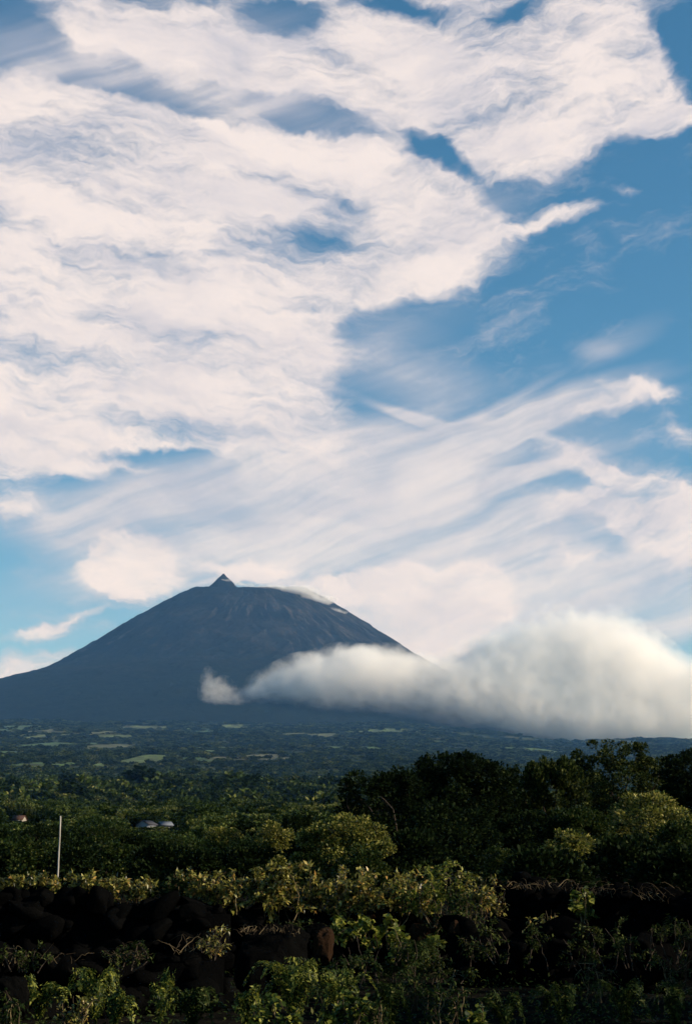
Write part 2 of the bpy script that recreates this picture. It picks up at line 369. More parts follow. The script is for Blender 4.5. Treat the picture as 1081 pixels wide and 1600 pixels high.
BANK = [ # x, y, rx, ry, amount, depth, dy
 (398,1094,28,22,.85,.5,-40),(418,1112,26,18,.75,.4,-60),(436,1082,50,34,1.0,.6,0),(485,1070,60,42,1.1,.8,0),(540,1062,66,46,1.2,1,0),(600,1062,70,46,1.2,1,0),(655,1076,80,46,1.1,1,0),
 (510,1098,60,20,.7,.6,-80),(600,1100,70,24,.7,.6,-100),(720,1084,80,48,1.1,1,0),(760,1060,66,58,1.0,1,60),(810,1042,62,64,1.1,1,60),(885,1032,76,74,1.1,1,60),(950,1028,72,66,1.1,1,40),(1000,1052,56,56,1,1,0),
 (860,1100,110,52,1,1,0),(980,1105,110,50,1,1,0),(1060,1082,66,56,1,1,0),(1120,1082,60,50,1,1,0),(780,1112,90,36,1,.9,0),(690,1114,70,26,.8,.7,-80),(930,1132,130,34,1,1,0),(1060,1132,100,34,1,1,0)]
cloud('low_cloud', 'thick cream white cloud bank lying across the right flank of the volcano', BANK, 9050, 220, .0085, 105, 2.7, soft=(.02, 1.45), g=0.0, base=(-120, 170, .38))
cloud('low_cloud', 'small ragged wisp of cloud left of the big bank before the dark slope',
      [(336,1082,24,20,.75,.6,0),(324,1062,11,22,.6,.4,0),(354,1092,30,18,.7,.5,0),(344,1074,22,18,.55,.4,0),(372,1100,22,14,.5,.4,0)], 8950, 130, .0042, 42, 4.2, step=.15, g=0.0, soft=(.05, 1.5))
cloud('low_cloud', 'thin strip of cloud spilling over the right rim of the summit',
      [(420,921,40,5,.8,.7,0),(465,924,36,8,1,.9,0),(495,938,30,8,.8,.8,0),(525,956,28,6,.55,.7,0),(385,913,24,4,.6,.6,0),(352,909,24,4,.55,.6,0),(450,934,30,8,.45,.7,0)], 11620, 150, .010, 70, 1.8, step=.15, g=0.0)

# ------------------------------------------------------------------ air
def haze():
    x, y0, y1, z0, z1 = 16800, -16800, 16800, -60, 2480
    bm = bmesh.new(); bmesh.ops.create_cube(bm, size=1)
    for v in bm.verts: v.co = Vector((v.co.x * 2 * x, v.co.y * (y1 - y0), z0 + (v.co.z + .5) * (z1 - z0)))
    me = bpy.data.meshes.new('haze'); bm.to_mesh(me); bm.free()
    m = bpy.data.materials.new('haze_air'); m.use_nodes = True; n = NT(m.node_tree); n.n.clear()
    v = n.new('ShaderNodeVolumePrincipled'); v.inputs['Density'].default_value = HAZE_D
    v.inputs['Color'].default_value = (.20, .50, 1.0, 1); v.inputs['Absorption Color'].default_value = (1, 1, 1, 1); v.inputs['Anisotropy'].default_value = 0.1
    o_ = n.new('ShaderNodeOutputMaterial'); n.put(o_.inputs['Volume'], v.outputs[0]); m.cycles.homogeneous_volume = True
    me.materials.append(m)
    o = obj('haze', me); tag(o, kind='stuff')
HAZE_D = 2.1e-5
haze()
# ------------------------------------------------------------------ foliage tools
LEAF_V = np.array([[0, 0, 0], [-.24, .42, .10], [0, .5, 0], [.24, .42, .10], [0, 1, -.08]])     # folded pointed leaf, 1 long
LEAF_F = np.array([[0, 3, 2], [3, 4, 2], [2, 4, 1], [0, 2, 1]])
BROAD_V = np.array([[0, 0, 0], [-.46, .1, .06], [-.5, .5, .12], [-.2, .72, .05], [0, 1, -.05], [.2, .72, .05], [.5, .5, .12], [.46, .1, .06], [0, .4, 0]])
BROAD_F = np.array([[0, 7, 8], [7, 6, 8], [6, 5, 8], [5, 4, 8], [4, 3, 8], [3, 2, 8], [2, 1, 8], [1, 0, 8]])
QUAD_V = np.array([[-.3, 0, 0], [.3, 0, 0], [.34, .7, .1], [0, 1, 0], [-.34, .7, .1]])
QUAD_F = np.array([[0, 1, 2], [0, 2, 4], [2, 3, 4]])
def unit(a): return a / np.maximum(np.linalg.norm(a, axis=-1, keepdims=True), 1e-9)
def leaves(cen, axis, nrm, size, tmpl=(LEAF_V, LEAF_F), width=1.0):
    """instances of a leaf template; axis = direction of growth, nrm = rough upper side"""
    T, Fa = tmpl; n = len(cen)
    y = unit(axis); x = unit(np.cross(y, nrm)); z = np.cross(x, y)
    s = np.asarray(size).reshape(-1, 1, 1)
    V = cen[:, None, :] + s * (T[None, :, 0:1] * width * x[:, None, :] + T[None, :, 1:2] * y[:, None, :] + T[None, :, 2:3] * z[:, None, :])
    Fi = Fa[None] + (np.arange(n) * len(T))[:, None, None]
    return V.reshape(-1, 3), Fi.reshape(-1, Fa.shape[1])
def join(parts):
    V = []; Fs = []; k = 0
    for v, f in parts:
        V.append(v); Fs.append(f + k); k += len(v)
    return np.concatenate(V), Fs
def tube(pts, r0, r1, seg=6):
    pts = np.asarray(pts, float); n = len(pts); d = unit(np.gradient(pts, axis=0))
    ref = np.where(np.abs(d[:, 2:3]) > .9, [[1., 0, 0]], [[0, 0, 1.]])
    x = unit(np.cross(d, ref)); y = np.cross(d, x); a = np.linspace(0, 2 * np.pi, seg, endpoint=False)
    r = np.linspace(r0, r1, n)[:, None, None]
    V = pts[:, None] + r * (np.cos(a)[None, :, None] * x[:, None] + np.sin(a)[None, :, None] * y[:, None])
    i = np.arange(n - 1)[:, None] * seg; j = np.arange(seg)[None]; k = (j + 1) % seg
    q = np.stack([i + j, i + k, i + seg + k, i + seg + j], -1).reshape(-1, 4)
    return V.reshape(-1, 3), q
def bent(a, b, rng, wob=.12, n=6):
    a = np.asarray(a, float); b = np.asarray(b, float); t = np.linspace(0, 1, n)[:, None]
    L = np.linalg.norm(b - a); off = rng.normal(0, wob * L, 3); off[2] = abs(off[2]) * .5
    return a + (b - a) * t + off * (np.sin(t * np.pi)) + rng.normal(0, .02 * L, (n, 3)) * (t * (1 - t) * 4)
def dirs(rng, n): return unit(rng.normal(0, 1, (n, 3)))

BARK = surf_mat('bark', lambda n: n.ramp(n.noise(opos(n), 9, 5, .6), [(.3, (.02, .015, .011)), (.7, (.07, .055, .042))]), .95, .1, lambda n: (n.noise(opos(n), 30, 4), .6, .02))
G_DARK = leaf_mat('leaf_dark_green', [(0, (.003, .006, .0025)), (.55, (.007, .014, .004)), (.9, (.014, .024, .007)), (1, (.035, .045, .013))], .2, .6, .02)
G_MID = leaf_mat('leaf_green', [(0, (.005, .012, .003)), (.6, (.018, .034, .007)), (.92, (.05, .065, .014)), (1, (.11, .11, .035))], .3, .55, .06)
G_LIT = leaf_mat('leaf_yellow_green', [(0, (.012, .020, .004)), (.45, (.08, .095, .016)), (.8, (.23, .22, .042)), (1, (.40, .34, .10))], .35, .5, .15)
G_VINE = leaf_mat('leaf_autumn_vine', [(0, (.008, .013, .003)), (.3, (.05, .055, .010)), (.6, (.21, .20, .035)), (.86, (.42, .37, .10)), (1, (.48, .26, .07))], .38, .38, .35)
G_WALLV = leaf_mat('leaf_broad_vine', [(0, (.014, .028, .005)), (.5, (.12, .15, .018)), (1, (.34, .32, .06))], .42, .45, .2)
G_FERN = leaf_mat('leaf_fern', [(0, (.008, .020, .004)), (.55, (.04, .065, .010)), (1, (.30, .30, .05))], .35, .5, .15)
G_OLIVE = leaf_mat('leaf_olive', [(0, (.005, .010, .003)), (.5, (.018, .030, .007)), (.86, (.055, .068, .016)), (1, (.11, .12, .035))], .25, .55, .04)
G_DRY = leaf_mat('dry_stems', [(0, (.02, .014, .008)), (.6, (.08, .058, .034)), (1, (.22, .17, .09))], .2, .7, .1)

def crown(rng, lobes, n_clump, n_leaf, clump_r, leaf, mode='ball', fill=.25, squash=.75, tmpl=(QUAD_V, QUAD_F), width=1.0, droop=0.0):
    """lobes: (centre, radii). clumps lie mostly near the outside of the lobes; returns clump centres and one mesh part of leaves"""
    lobes = [(np.array(c, float), np.array(r, float)) for c, r in lobes]
    w = np.array([np.prod(r) ** (2 / 3) for c, r in lobes]); w /= w.sum()
    cs = []; outs = []
    while len(cs) < n_clump:
        k = rng.choice(len(lobes), p=w); c, r = lobes[k]; d = dirs(rng, 1)[0]
        if d[2] < -.55: continue
        q = (rng.uniform(.2, .85) if rng.rand() < fill else rng.uniform(.85, 1.05))
        p = c + d * r * q
        if any(np.sum(((p - c2) / r2) ** 2) < .45 for j, (c2, r2) in enumerate(lobes) if j != k): continue
        cs.append(p); outs.append(unit(d / r))
    cs = np.array(cs); outs = np.array(outs)
    cr = clump_r * rng.uniform(.6, 1.35, n_clump)
    idx = np.repeat(np.arange(n_clump), n_leaf); m = len(idx)
    d = dirs(rng, m); q = rng.uniform(.35, 1, m)[:, None] ** .5
    off = d * q * cr[idx][:, None]; off[:, 2] *= squash
    if mode == 'tuft':      # leaves of one clump point outwards and up, like a candle of needles
        ax = unit(outs[idx] * .6 + np.array([0, 0, 1.0]) + d * .75)
        off = off * np.array([.55, .55, 1.25])
        nr = d
    else:
        ax = unit(d * .9 + outs[idx] * .5 + rng.normal(0, .45, (m, 3)) - np.array([0, 0, droop])); nr = unit(np.array([0, 0, 1.0]) + outs[idx] * .5 + rng.normal(0, .5, (m, 3)))
    sz = leaf * rng.uniform(.6, 1.3, m)
    return cs, leaves(cs[idx] + off, ax, nr, sz, tmpl, width)

def make_tree(rng, name, h, w, trunk_h, kind, leafm, n_clump, n_leaf, clump_r, leaf, lobes=None, mode='ball', limbs=14, lean=0, tmpl=(QUAD_V, QUAD_F), width=1.0, fill=.25, sq=.75):
    """returns (trunk mesh, crown mesh); base at the origin"""
    if lobes is None:
        lobes = []
        n = rng.randint(4, 7)
        for k in range(n):
            a = rng.uniform(0, 6.28); rr = rng.uniform(.1, .55) * w / 2
            z = trunk_h + (h - trunk_h) * rng.uniform(.25, .75)
            r = rng.uniform(.26, .42) * w
            lobes.append(((rr * math.cos(a), rr * math.sin(a), min(z, h - r * .7)), (r, r, r * rng.uniform(.6, .85))))
        lobes.append(((0, 0, h - .3 * w), (.3 * w, .3 * w, .3 * w)))
    cs, lf = crown(rng, lobes, n_clump, n_leaf, clump_r, leaf, mode, fill, sq, tmpl, width)
    parts = []
    top = np.array([lean * h, 0, trunk_h + (h - trunk_h) * .45]); r0 = .025 * h + .02
    tr = bent((0, 0, -.15), top, rng, .05, 8); parts.append(tube(tr, r0, r0 * .4, 8))
    for i in rng.choice(len(cs), min(limbs, len(cs)), replace=False):
        t = rng.randint(3, 8); parts.append(tube(bent(tr[t], cs[i], rng, .12, 7), r0 * .38 * (1 - t * .06), .012, 5))
    tv, tf = join(parts)
    return np_mesh(name + '_trunk', tv, tf, BARK, True), np_mesh(name + '_crown', lf[0], [lf[1]], leafm)

def place_tree(name, label, cat, group, meshes, loc, rz=0, sc=(1, 1, 1), trunk_name='trunk', crown_name='crown'):
    t = empty(name, loc, rz); t.scale = sc; tag(t, label, cat, group)
    obj(trunk_name, meshes[0], t); obj(crown_name, meshes[1], t)
    return t

# ------------------------------------------------------------------ fields and far forest
def field_mat():
    def b(n):
        oi = n.new('ShaderNodeObjectInfo')
        c = n.ramp(oi.outputs['Random'], [(0, (.06, .11, .028)), (.5, (.10, .155, .042)), (.8, (.14, .16, .06)), (1, (.14, .13, .07))])
        k = n.noise(opos(n), .02, 6, .7)
        return n.mixc(n.smooth(k, .38, .62), c, (.028, .034, .018, 1))
    return surf_mat('pasture', b, .95, .1)
FIELD_M = field_mat()
rngF = np.random.RandomState(3)
FIELDS = []     # centre x, y, half width, half depth, turn
def add_field(px, py, wpx, hpx, group='pale fields and clearings on the far plain', lab=None):
    # walk along the line of sight until it meets the terrain
    d = ray(px, py); d = d / d.y; Y = None
    for y in np.geomspace(600, 9000, 500):
        p = EYE + d * y
        if p.z < ground_z(p.x, p.y) + 4: Y = y; break
    if Y is None: return
    p = EYE + d * Y
    hw = wpx * Y / F / 2; sl = max((ground_z(p.x, p.y + 100) - ground_z(p.x, p.y - 100)) / 200 - (p.z - 2.2) / Y, .02)
    hd = min(max(1.35 * hpx * Y / F / sl / 2, 90), 520)
    FIELDS.append((p.x, p.y, hw, hd, rngF.uniform(-.15, .15)))
    n, m_ = 24, 16; u = np.linspace(-1, 1, n); v = np.linspace(-1, 1, m_); U, W = np.meshgrid(u, v)
    e = .95 + .42 * (vn.fbm(U * 1.3 + px, W * 1.3 + py, 3)) * 2
    a = FIELDS[-1][4]; X = U * hw * e; Yy = W * hd * e
    X, Yy = p.x + X * math.cos(a) - Yy * math.sin(a), p.y + X * math.sin(a) + Yy * math.cos(a)
    V = np.stack([X, Yy, ground_h(X, Yy) + 2.5], -1).reshape(-1, 3)
    i = np.arange(m_ - 1)[:, None] * n; j = np.arange(n - 1)[None]
    q = np.stack([i + j, i + j + 1, i + n + j + 1, i + n + j], -1).reshape(-1, 4)
    o = obj('field', np_mesh('field', V, [q], FIELD_M, True)); tag(o, kind='structure', group=group)
for a in [(160,1166,70,6),(320,1171,60,6),(410,1180,120,12),(215,1188,55,12),(240,1186,35,7),(310,1187,45,6),(90,1163,90,5),(30,1174,60,6),(310,1144,90,4),(390,1135,110,5),
          (120,1142,140,8),(60,1150,90,5),(230,1137,80,5),(420,1226,70,9),(600,1141,120,6),(830,1171,80,5),(480,1148,100,4),(60,1195,90,8),(560,1168,90,4),(700,1160,110,4),(20,1137,90,6),(180,1150,60,4),(870,1215,60,5)]:
    add_field(*a)
def in_field(x, y):
    m = np.zeros(len(x), bool)
    for cx, cy, hw, hd, a in FIELDS:
        dx, dy = x - cx, y - cy; u = dx * math.cos(a) + dy * math.sin(a); v = -dx * math.sin(a) + dy * math.cos(a)
        m |= (np.abs(u) < hw * .97) & (np.abs(v) < hd * .97) & (vn2.fbm(x / 80., y / 110., 4) < .09) 
    return m

FOREST_LEAF = leaf_mat('forest_leaf', [(0, (.005, .010, .003)), (.40, (.013, .025, .007)), (.62, (.036, .058, .015)), (.84, (.095, .112, .03)), (1, (.22, .20, .07))], .2, .6, .02, obj_rand=.6)
def clump_lib(n, seed, leaf, n_clump, n_leaf, collname):
    c = bpy.data.collections.new(collname)
    for k in range(n):
        rng = np.random.RandomState(seed + k); h = 1.0; w = rng.uniform(.75, 1.25); lobes = []
        for q in range(rng.randint(3, 6)):
            a = rng.uniform(0, 6.28); rr = rng.uniform(.05, .3) * w; r = rng.uniform(.2, .34) * w
            lobes.append(((rr * math.cos(a), rr * math.sin(a), rng.uniform(.3, .72)), (r, r, r * .8)))
        cs, lf = crown(rng, lobes, n_clump, n_leaf, .13, leaf, 'ball' if k % 3 else 'tuft', .2)
        tv, tf = tube(bent((0, 0, -.1), (0, 0, .6), rng, .04, 5), .03, .012, 5)
        V, Fs = join([(lf[0], lf[1]), (tv, tf)])
        me = np_mesh('tree_form', V, Fs, [FOREST_LEAF])
        o = bpy.data.objects.new('tree_form', me); c.objects.link(o)
    return c
def scatter(name, pts, sc, coll, label, seed):
    me = bpy.data.meshes.new(name); me.vertices.add(len(pts)); me.vertices.foreach_set('co', np.asarray(pts, np.float32).ravel())
    at_ = me.attributes.new('size', 'FLOAT_VECTOR', 'POINT'); at_.data.foreach_set('vector', np.asarray(sc, np.float32).ravel())
    o = obj(name, me); tag(o, label, None, None, 'stuff')
    ng = bpy.data.node_groups.new(name, 'GeometryNodeTree')
    ng.interface.new_socket('Geometry', in_out='INPUT', socket_type='NodeSocketGeometry'); ng.interface.new_socket('Geometry', in_out='OUTPUT', socket_type='NodeSocketGeometry')
    N_ = ng.nodes; L = ng.links
    gi = N_.new('NodeGroupInput'); go = N_.new('NodeGroupOutput')
    ci = N_.new('GeometryNodeCollectionInfo'); ci.inputs['Collection'].default_value = coll; ci.inputs['Separate Children'].default_value = True; ci.inputs['Reset Children'].default_value = True
    ip = N_.new('GeometryNodeInstanceOnPoints'); ip.inputs['Pick Instance'].default_value = True
    m2p = N_.new('GeometryNodeMeshToPoints')
    na = N_.new('GeometryNodeInputNamedAttribute'); na.data_type = 'FLOAT_VECTOR'; na.inputs['Name'].default_value = 'size'
    rv = N_.new('FunctionNodeRandomValue'); rv.data_type = 'FLOAT_VECTOR'; rv.inputs[0].default_value = (0, 0, 0); rv.inputs[1].default_value = (.12, .12, 6.283)
    ri = N_.new('FunctionNodeRandomValue'); ri.data_type = 'INT'; ri.inputs[4].default_value = 0; ri.inputs[5].default_value = len(coll.objects) - 1; ri.inputs['Seed'].default_value = seed
    L.new(gi.outputs[0], m2p.inputs[0]); L.new(m2p.outputs[0], ip.inputs['Points']); L.new(ci.outputs[0], ip.inputs['Instance'])
    L.new(rv.outputs[0], ip.inputs['Rotation']); L.new(na.outputs[0], ip.inputs['Scale']); L.new(ri.outputs[2], ip.inputs['Instance Index'])
    L.new(ip.outputs[0], go.inputs[0])
    md = o.modifiers.new('scatter', 'NODES'); md.node_group = ng
    return o
def wedge(rng, n, d0, d1, half, power):
    """points between two distances; power 2 = even over the area"""
    u = rng.rand(n); d = (d0 ** power + u * (d1 ** power - d0 ** power)) ** (1 / power)
    a = np.radians(rng.uniform(-half, half, n)); return d * np.sin(a), d * np.cos(a), d
FAR = clump_lib(6, 100, .16, 26, 14, 'forest forms')
MID = clump_lib(8, 200, .06, 70, 50, 'woodland forms')
rng = np.random.RandomState(21)
x, y, d = wedge(rng, 150000, 620, 8900, 17, 1.35)
dens = vn.fbm(x / 260., y / 420., 4) + .5
keep = (~in_field(x, y)) & (rng.rand(len(x)) < np.clip((dens - .34) * 4.5, .06, 1))
x, y, d = x[keep], y[keep], d[keep]
hgt = (2.5 + rng.gamma(3.0, 1.25, len(x))) * (1 + 1.2 * (dens[keep] - .5)) * np.interp(d, [600, 3000, 9000], [.95, 1.0, 1.05])
wid = hgt * rng.uniform(.9, 1.5, len(x)) * np.interp(d, [600, 2500, 9000], [1.0, 1.35, 2.4])
scatter('forest', np.stack([x, y, ground_h(x, y) - .4], -1), np.stack([wid, wid, hgt], -1), FAR, 'hazy dark forest of countless small trees covering the far plain', 3)
rng = np.random.RandomState(22)
x, y, d = wedge(rng, 5200, 105, 640, 20, 1.7)
keep = rng.rand(len(x)) < .9
x, y, d = x[keep], y[keep], d[keep]
lim = np.interp(d, [100, 150, 250, 400, 640], [2.6, 3.6, 5.2, 6.6, 7.2])
big = vn.fbm(x / 35., y / 60., 3) + .5
hgt = lim * rng.uniform(.5, 1.0, len(x)) * (.55 + .9 * big); wid = hgt * rng.uniform(.9, 1.6, len(x))
HOUSES = [(228,1299,330),(258,1295,338),(32,1285,420)]
for hx, hy, hY in HOUSES:        # keep the view of the houses open
    az = (hx - 540.5) / F; 
    blk = (np.abs(x / y - at(hx, hy, hY).x / hY) < 13 / F + .75 * wid / y) & (y < hY + 8)
    hgt = np.where(blk & (y > hY - 120), np.minimum(hgt, 2.0), hgt); hgt = np.where(blk & (y <= hY - 120), np.minimum(hgt, np.maximum(1.2, (at(hx, hy + 1, hY).z - 2.2) / hY * y + 2.2 - ground_h(x, y))), hgt)
scatter('woodland', np.stack([x, y, ground_h(x, y) - .2], -1), np.stack([wid, wid, hgt], -1), MID, 'dense dark green wood and scrub between the pole and the far plain', 5)

# ------------------------------------------------------------------ houses
def gable_house(name, label, px, py, Y, w, dpt, h, rise, rz, wallc, roofc, group=None):
    b = at(px, py, Y); z = b.z - h * .5; t = empty(name, (b.x, b.y, z - 1.0), rz); tag(t, label, 'house', group)
    wm = surf_mat(name + '_plaster', lambda n: n.mixc(n.noise(opos(n), .9, 5), tuple(c * .8 for c in wallc) + (1,), wallc + (1,)), .9)
    rm = surf_mat(name + '_tiles', lambda n: n.mixc(n.noise(opos(n), 2.5, 5), tuple(c * .6 for c in roofc) + (1,), roofc + (1,)), .85)
    H = h + 1.0
    V = np.array([[-w/2,-dpt/2,0],[w/2,-dpt/2,0],[w/2,dpt/2,0],[-w/2,dpt/2,0],[-w/2,-dpt/2,H],[w/2,-dpt/2,H],[w/2,dpt/2,H],[-w/2,dpt/2,H],[-w/2,0,H+rise],[w/2,0,H+rise]])
    obj('wall', np_mesh('wall', V, [np.array([[0,1,5,4],[2,3,7,6]]), np.array([[4,8,7],[5,6,9],[1,2,6],[1,6,5],[3,0,4],[3,4,7]])], wm), t)
    ow = .25; th = .14; k = rise / (dpt / 2); parts = []
    for s in (-1, 1):
        y0 = s * (dpt / 2 + .3); z0 = H - .3 * k + .03
        P = np.array([[-w/2-ow,y0,z0],[w/2+ow,y0,z0],[w/2+ow,0,H+rise+.03],[-w/2-ow,0,H+rise+.03]]); Q = P + [0, 0, th]
        parts.append((np.concatenate([P, Q]), np.array([[0,1,2,3],[7,6,5,4],[0,4,5,1],[1,5,6,2],[2,6,7,3],[3,7,4,0]])))
    V, Fs = join(parts); obj('roof', np_mesh('roof', V, Fs, rm), t)
    dk = surf_mat(name + '_opening', lambda n: n.mixc(.5, (.02, .02, .025, 1), (.03, .03, .03, 1)), .3, .5)
    def box(x0, x1, y0, y1, z0, z1):
        V = np.array([[a, b_, c] for c in (z0, z1) for b_ in (y0, y1) for a in (x0, x1)], float)
        return V, np.array([[0,2,3,1],[4,5,7,6],[0,1,5,4],[1,3,7,5],[3,2,6,7],[2,0,4,6]])
    for xw in (-w * .34, w * .0):
        v, f = box(xw, xw + .8, -dpt / 2 - .03, -dpt / 2 + .02, 1.7, H - .35); obj('window', np_mesh('window', v, [f], dk), t)
    v, f = box(w * .26, w * .26 + .7, -dpt / 2 - .03, -dpt / 2 + .02, 1.0, H - .3); obj('door', np_mesh('door', v, [f], dk), t)
    return t
gable_house('farm_house', 'small white house with a dark window half hidden in the dark woods', 229, 1297, 330, 3.0, 3.4, 2.4, .8, R(62), (.30, .32, .36), (.05, .05, .06))
gable_house('farm_house', 'pale grey roofed outbuilding to the right of the white house in the woods', 258, 1295, 338, 2.6, 2.8, 1.6, .7, R(28), (.12, .13, .14), (.14, .155, .18))
gable_house('farm_house', 'tiny house with orange tiled roof among trees near the left edge', 31, 1284, 420, 3.0, 2.8, 1.3, 1.0, R(-12), (.28, .25, .21), (.07, .036, .025))

# ------------------------------------------------------------------ pole
PY = 46; pb = at(90.5, 1382, PY); pt = at(90.5, 1275, PY); gz = ground_z(pb.x, PY)
PL = surf_mat('weathered_wood', lambda n: n.ramp(n.noise(n.mapping(opos(n), sc=(6, 6, .6)), 3, 5), [(.3, (.20, .18, .15)), (.7, (.42, .39, .34))]), .85)
ztop = pt.z - gz; zz = np.linspace(-.3, ztop, 24)
rg = np.random.RandomState(4); px_ = np.cumsum(rg.normal(0, .004, 24)); py_ = np.cumsum(rg.normal(0, .004, 24))
v1, f1 = tube(np.stack([px_, py_, zz], -1), .031, .025, 10); cap = np.array([[24 * 10 - 10 + i for i in range(10)]])
po = obj('pole', np_mesh('pole', v1, [f1, cap], PL, True), loc=(pb.x, PY, gz)); tag(po, 'bare pale wooden pole standing upright behind the leafy hedge', 'pole')
# ------------------------------------------------------------------ trees and bushes one can tell apart
def tree_at(seed, px, top, Y, wpx, name, label, cat, group, leafm, n_clump, n_leaf, clump_r, leaf, mode='ball', trunk=.15, limbs=14, tmpl=(QUAD_V, QUAD_F), width=1.0, fill=.25, sq=.75, lobes=None, parts=('trunk', 'crown'), hbase=None):
    rng = np.random.RandomState(seed); p = at(px, top, Y); gz = ground_z(p.x, Y) if hbase is None else hbase
    h = p.z - gz; w = wpx * Y / F
    if lobes: lobes = [((a * w, b * w, c * h), (r * w, r * w * .9, r2 * h)) for a, b, c, r, r2 in lobes]
    n_leaf = int(n_leaf * 1.7); leaf *= .8
    ms = make_tree(rng, name, h, w, trunk * h, mode, leafm, n_clump, n_leaf, clump_r, leaf, lobes, mode, limbs, tmpl=tmpl, width=width, fill=fill, sq=sq)
    return place_tree(name, label, cat, group, ms, (p.x, Y, gz), trunk_name=parts[0], crown_name=parts[1])
RG = 'dark trees in the grove at the right'
D_SP = [(-.22,0,.80,.24,.13),(.12,.05,.84,.2,.1),(.3,0,.7,.18,.12),(-.36,0,.6,.16,.10),(.0,0,.45,.34,.2),(.2,0,.2,.36,.22),(-.2,.1,.22,.3,.2)]
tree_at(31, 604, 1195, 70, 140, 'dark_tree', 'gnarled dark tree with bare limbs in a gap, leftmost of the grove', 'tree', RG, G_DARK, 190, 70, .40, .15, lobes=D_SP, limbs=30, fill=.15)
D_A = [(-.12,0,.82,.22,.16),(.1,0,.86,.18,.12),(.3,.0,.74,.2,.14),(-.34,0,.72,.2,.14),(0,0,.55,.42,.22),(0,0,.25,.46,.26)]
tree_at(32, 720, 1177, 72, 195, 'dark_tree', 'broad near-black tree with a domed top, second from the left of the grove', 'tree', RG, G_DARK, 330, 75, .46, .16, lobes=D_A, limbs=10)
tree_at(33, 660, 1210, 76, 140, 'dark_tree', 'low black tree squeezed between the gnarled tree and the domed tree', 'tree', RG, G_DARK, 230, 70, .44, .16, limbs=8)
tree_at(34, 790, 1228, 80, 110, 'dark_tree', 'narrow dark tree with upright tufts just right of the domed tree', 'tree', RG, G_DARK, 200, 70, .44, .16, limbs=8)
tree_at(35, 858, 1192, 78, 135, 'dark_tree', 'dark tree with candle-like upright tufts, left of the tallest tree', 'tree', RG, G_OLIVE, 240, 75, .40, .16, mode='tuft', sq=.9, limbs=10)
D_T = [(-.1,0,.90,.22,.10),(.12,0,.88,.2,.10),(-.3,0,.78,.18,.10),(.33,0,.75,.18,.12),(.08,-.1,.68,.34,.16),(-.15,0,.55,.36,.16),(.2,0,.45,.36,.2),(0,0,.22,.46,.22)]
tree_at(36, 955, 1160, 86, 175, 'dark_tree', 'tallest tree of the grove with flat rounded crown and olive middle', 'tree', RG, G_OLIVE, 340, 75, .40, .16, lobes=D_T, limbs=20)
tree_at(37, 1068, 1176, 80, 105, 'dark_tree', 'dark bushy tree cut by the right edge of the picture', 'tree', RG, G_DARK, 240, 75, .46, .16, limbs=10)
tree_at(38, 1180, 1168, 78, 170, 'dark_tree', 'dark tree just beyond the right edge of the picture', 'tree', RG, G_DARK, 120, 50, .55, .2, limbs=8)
BG = 'bushes in front of the dark grove'
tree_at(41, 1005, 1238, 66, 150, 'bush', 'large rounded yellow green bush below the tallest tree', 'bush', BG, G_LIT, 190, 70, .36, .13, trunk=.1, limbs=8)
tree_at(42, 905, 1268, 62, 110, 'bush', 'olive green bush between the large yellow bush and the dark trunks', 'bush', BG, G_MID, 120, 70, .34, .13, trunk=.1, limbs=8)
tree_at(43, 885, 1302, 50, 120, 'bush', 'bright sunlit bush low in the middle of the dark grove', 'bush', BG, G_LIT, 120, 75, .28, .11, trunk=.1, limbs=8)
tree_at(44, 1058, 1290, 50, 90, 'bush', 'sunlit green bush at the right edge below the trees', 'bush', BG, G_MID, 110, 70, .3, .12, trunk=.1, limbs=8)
tree_at(45, 778, 1327, 42, 66, 'bush', 'small round dim green bush standing behind the wall', 'bush', BG, G_MID, 90, 80, .17, .075, trunk=.1, limbs=6)
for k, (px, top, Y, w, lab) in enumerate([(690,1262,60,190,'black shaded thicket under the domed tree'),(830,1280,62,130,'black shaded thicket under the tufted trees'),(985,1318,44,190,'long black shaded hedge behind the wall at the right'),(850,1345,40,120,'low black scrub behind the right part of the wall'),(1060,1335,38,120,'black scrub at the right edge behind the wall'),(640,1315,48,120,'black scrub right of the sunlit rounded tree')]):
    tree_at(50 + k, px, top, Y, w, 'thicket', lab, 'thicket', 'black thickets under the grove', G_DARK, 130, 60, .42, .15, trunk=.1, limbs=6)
# middle and left
MG = 'bushes and small trees left of the grove'
L_B = [(.05,0,.82,.3,.16),(-.2,0,.72,.22,.16),(.3,-.1,.66,.24,.16),(.38,-.1,.4,.16,.16),(.1,-.2,.5,.34,.24),(-.25,0,.35,.3,.25),(.2,-.1,.2,.34,.2)]
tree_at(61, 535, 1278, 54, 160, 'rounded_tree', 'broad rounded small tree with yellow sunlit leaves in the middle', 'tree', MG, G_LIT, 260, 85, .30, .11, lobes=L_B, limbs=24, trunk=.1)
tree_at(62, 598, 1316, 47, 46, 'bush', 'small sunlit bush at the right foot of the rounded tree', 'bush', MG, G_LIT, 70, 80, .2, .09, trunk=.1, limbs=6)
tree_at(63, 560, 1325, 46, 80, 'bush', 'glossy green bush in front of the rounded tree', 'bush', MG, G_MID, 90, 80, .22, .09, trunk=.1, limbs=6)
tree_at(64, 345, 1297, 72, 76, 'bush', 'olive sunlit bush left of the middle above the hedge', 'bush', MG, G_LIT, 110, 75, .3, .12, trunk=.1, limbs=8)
tree_at(65, 430, 1284, 82, 66, 'bush', 'pale topped bush far behind, left of the rounded tree', 'bush', MG, G_LIT, 80, 70, .32, .13, trunk=.1, limbs=8)
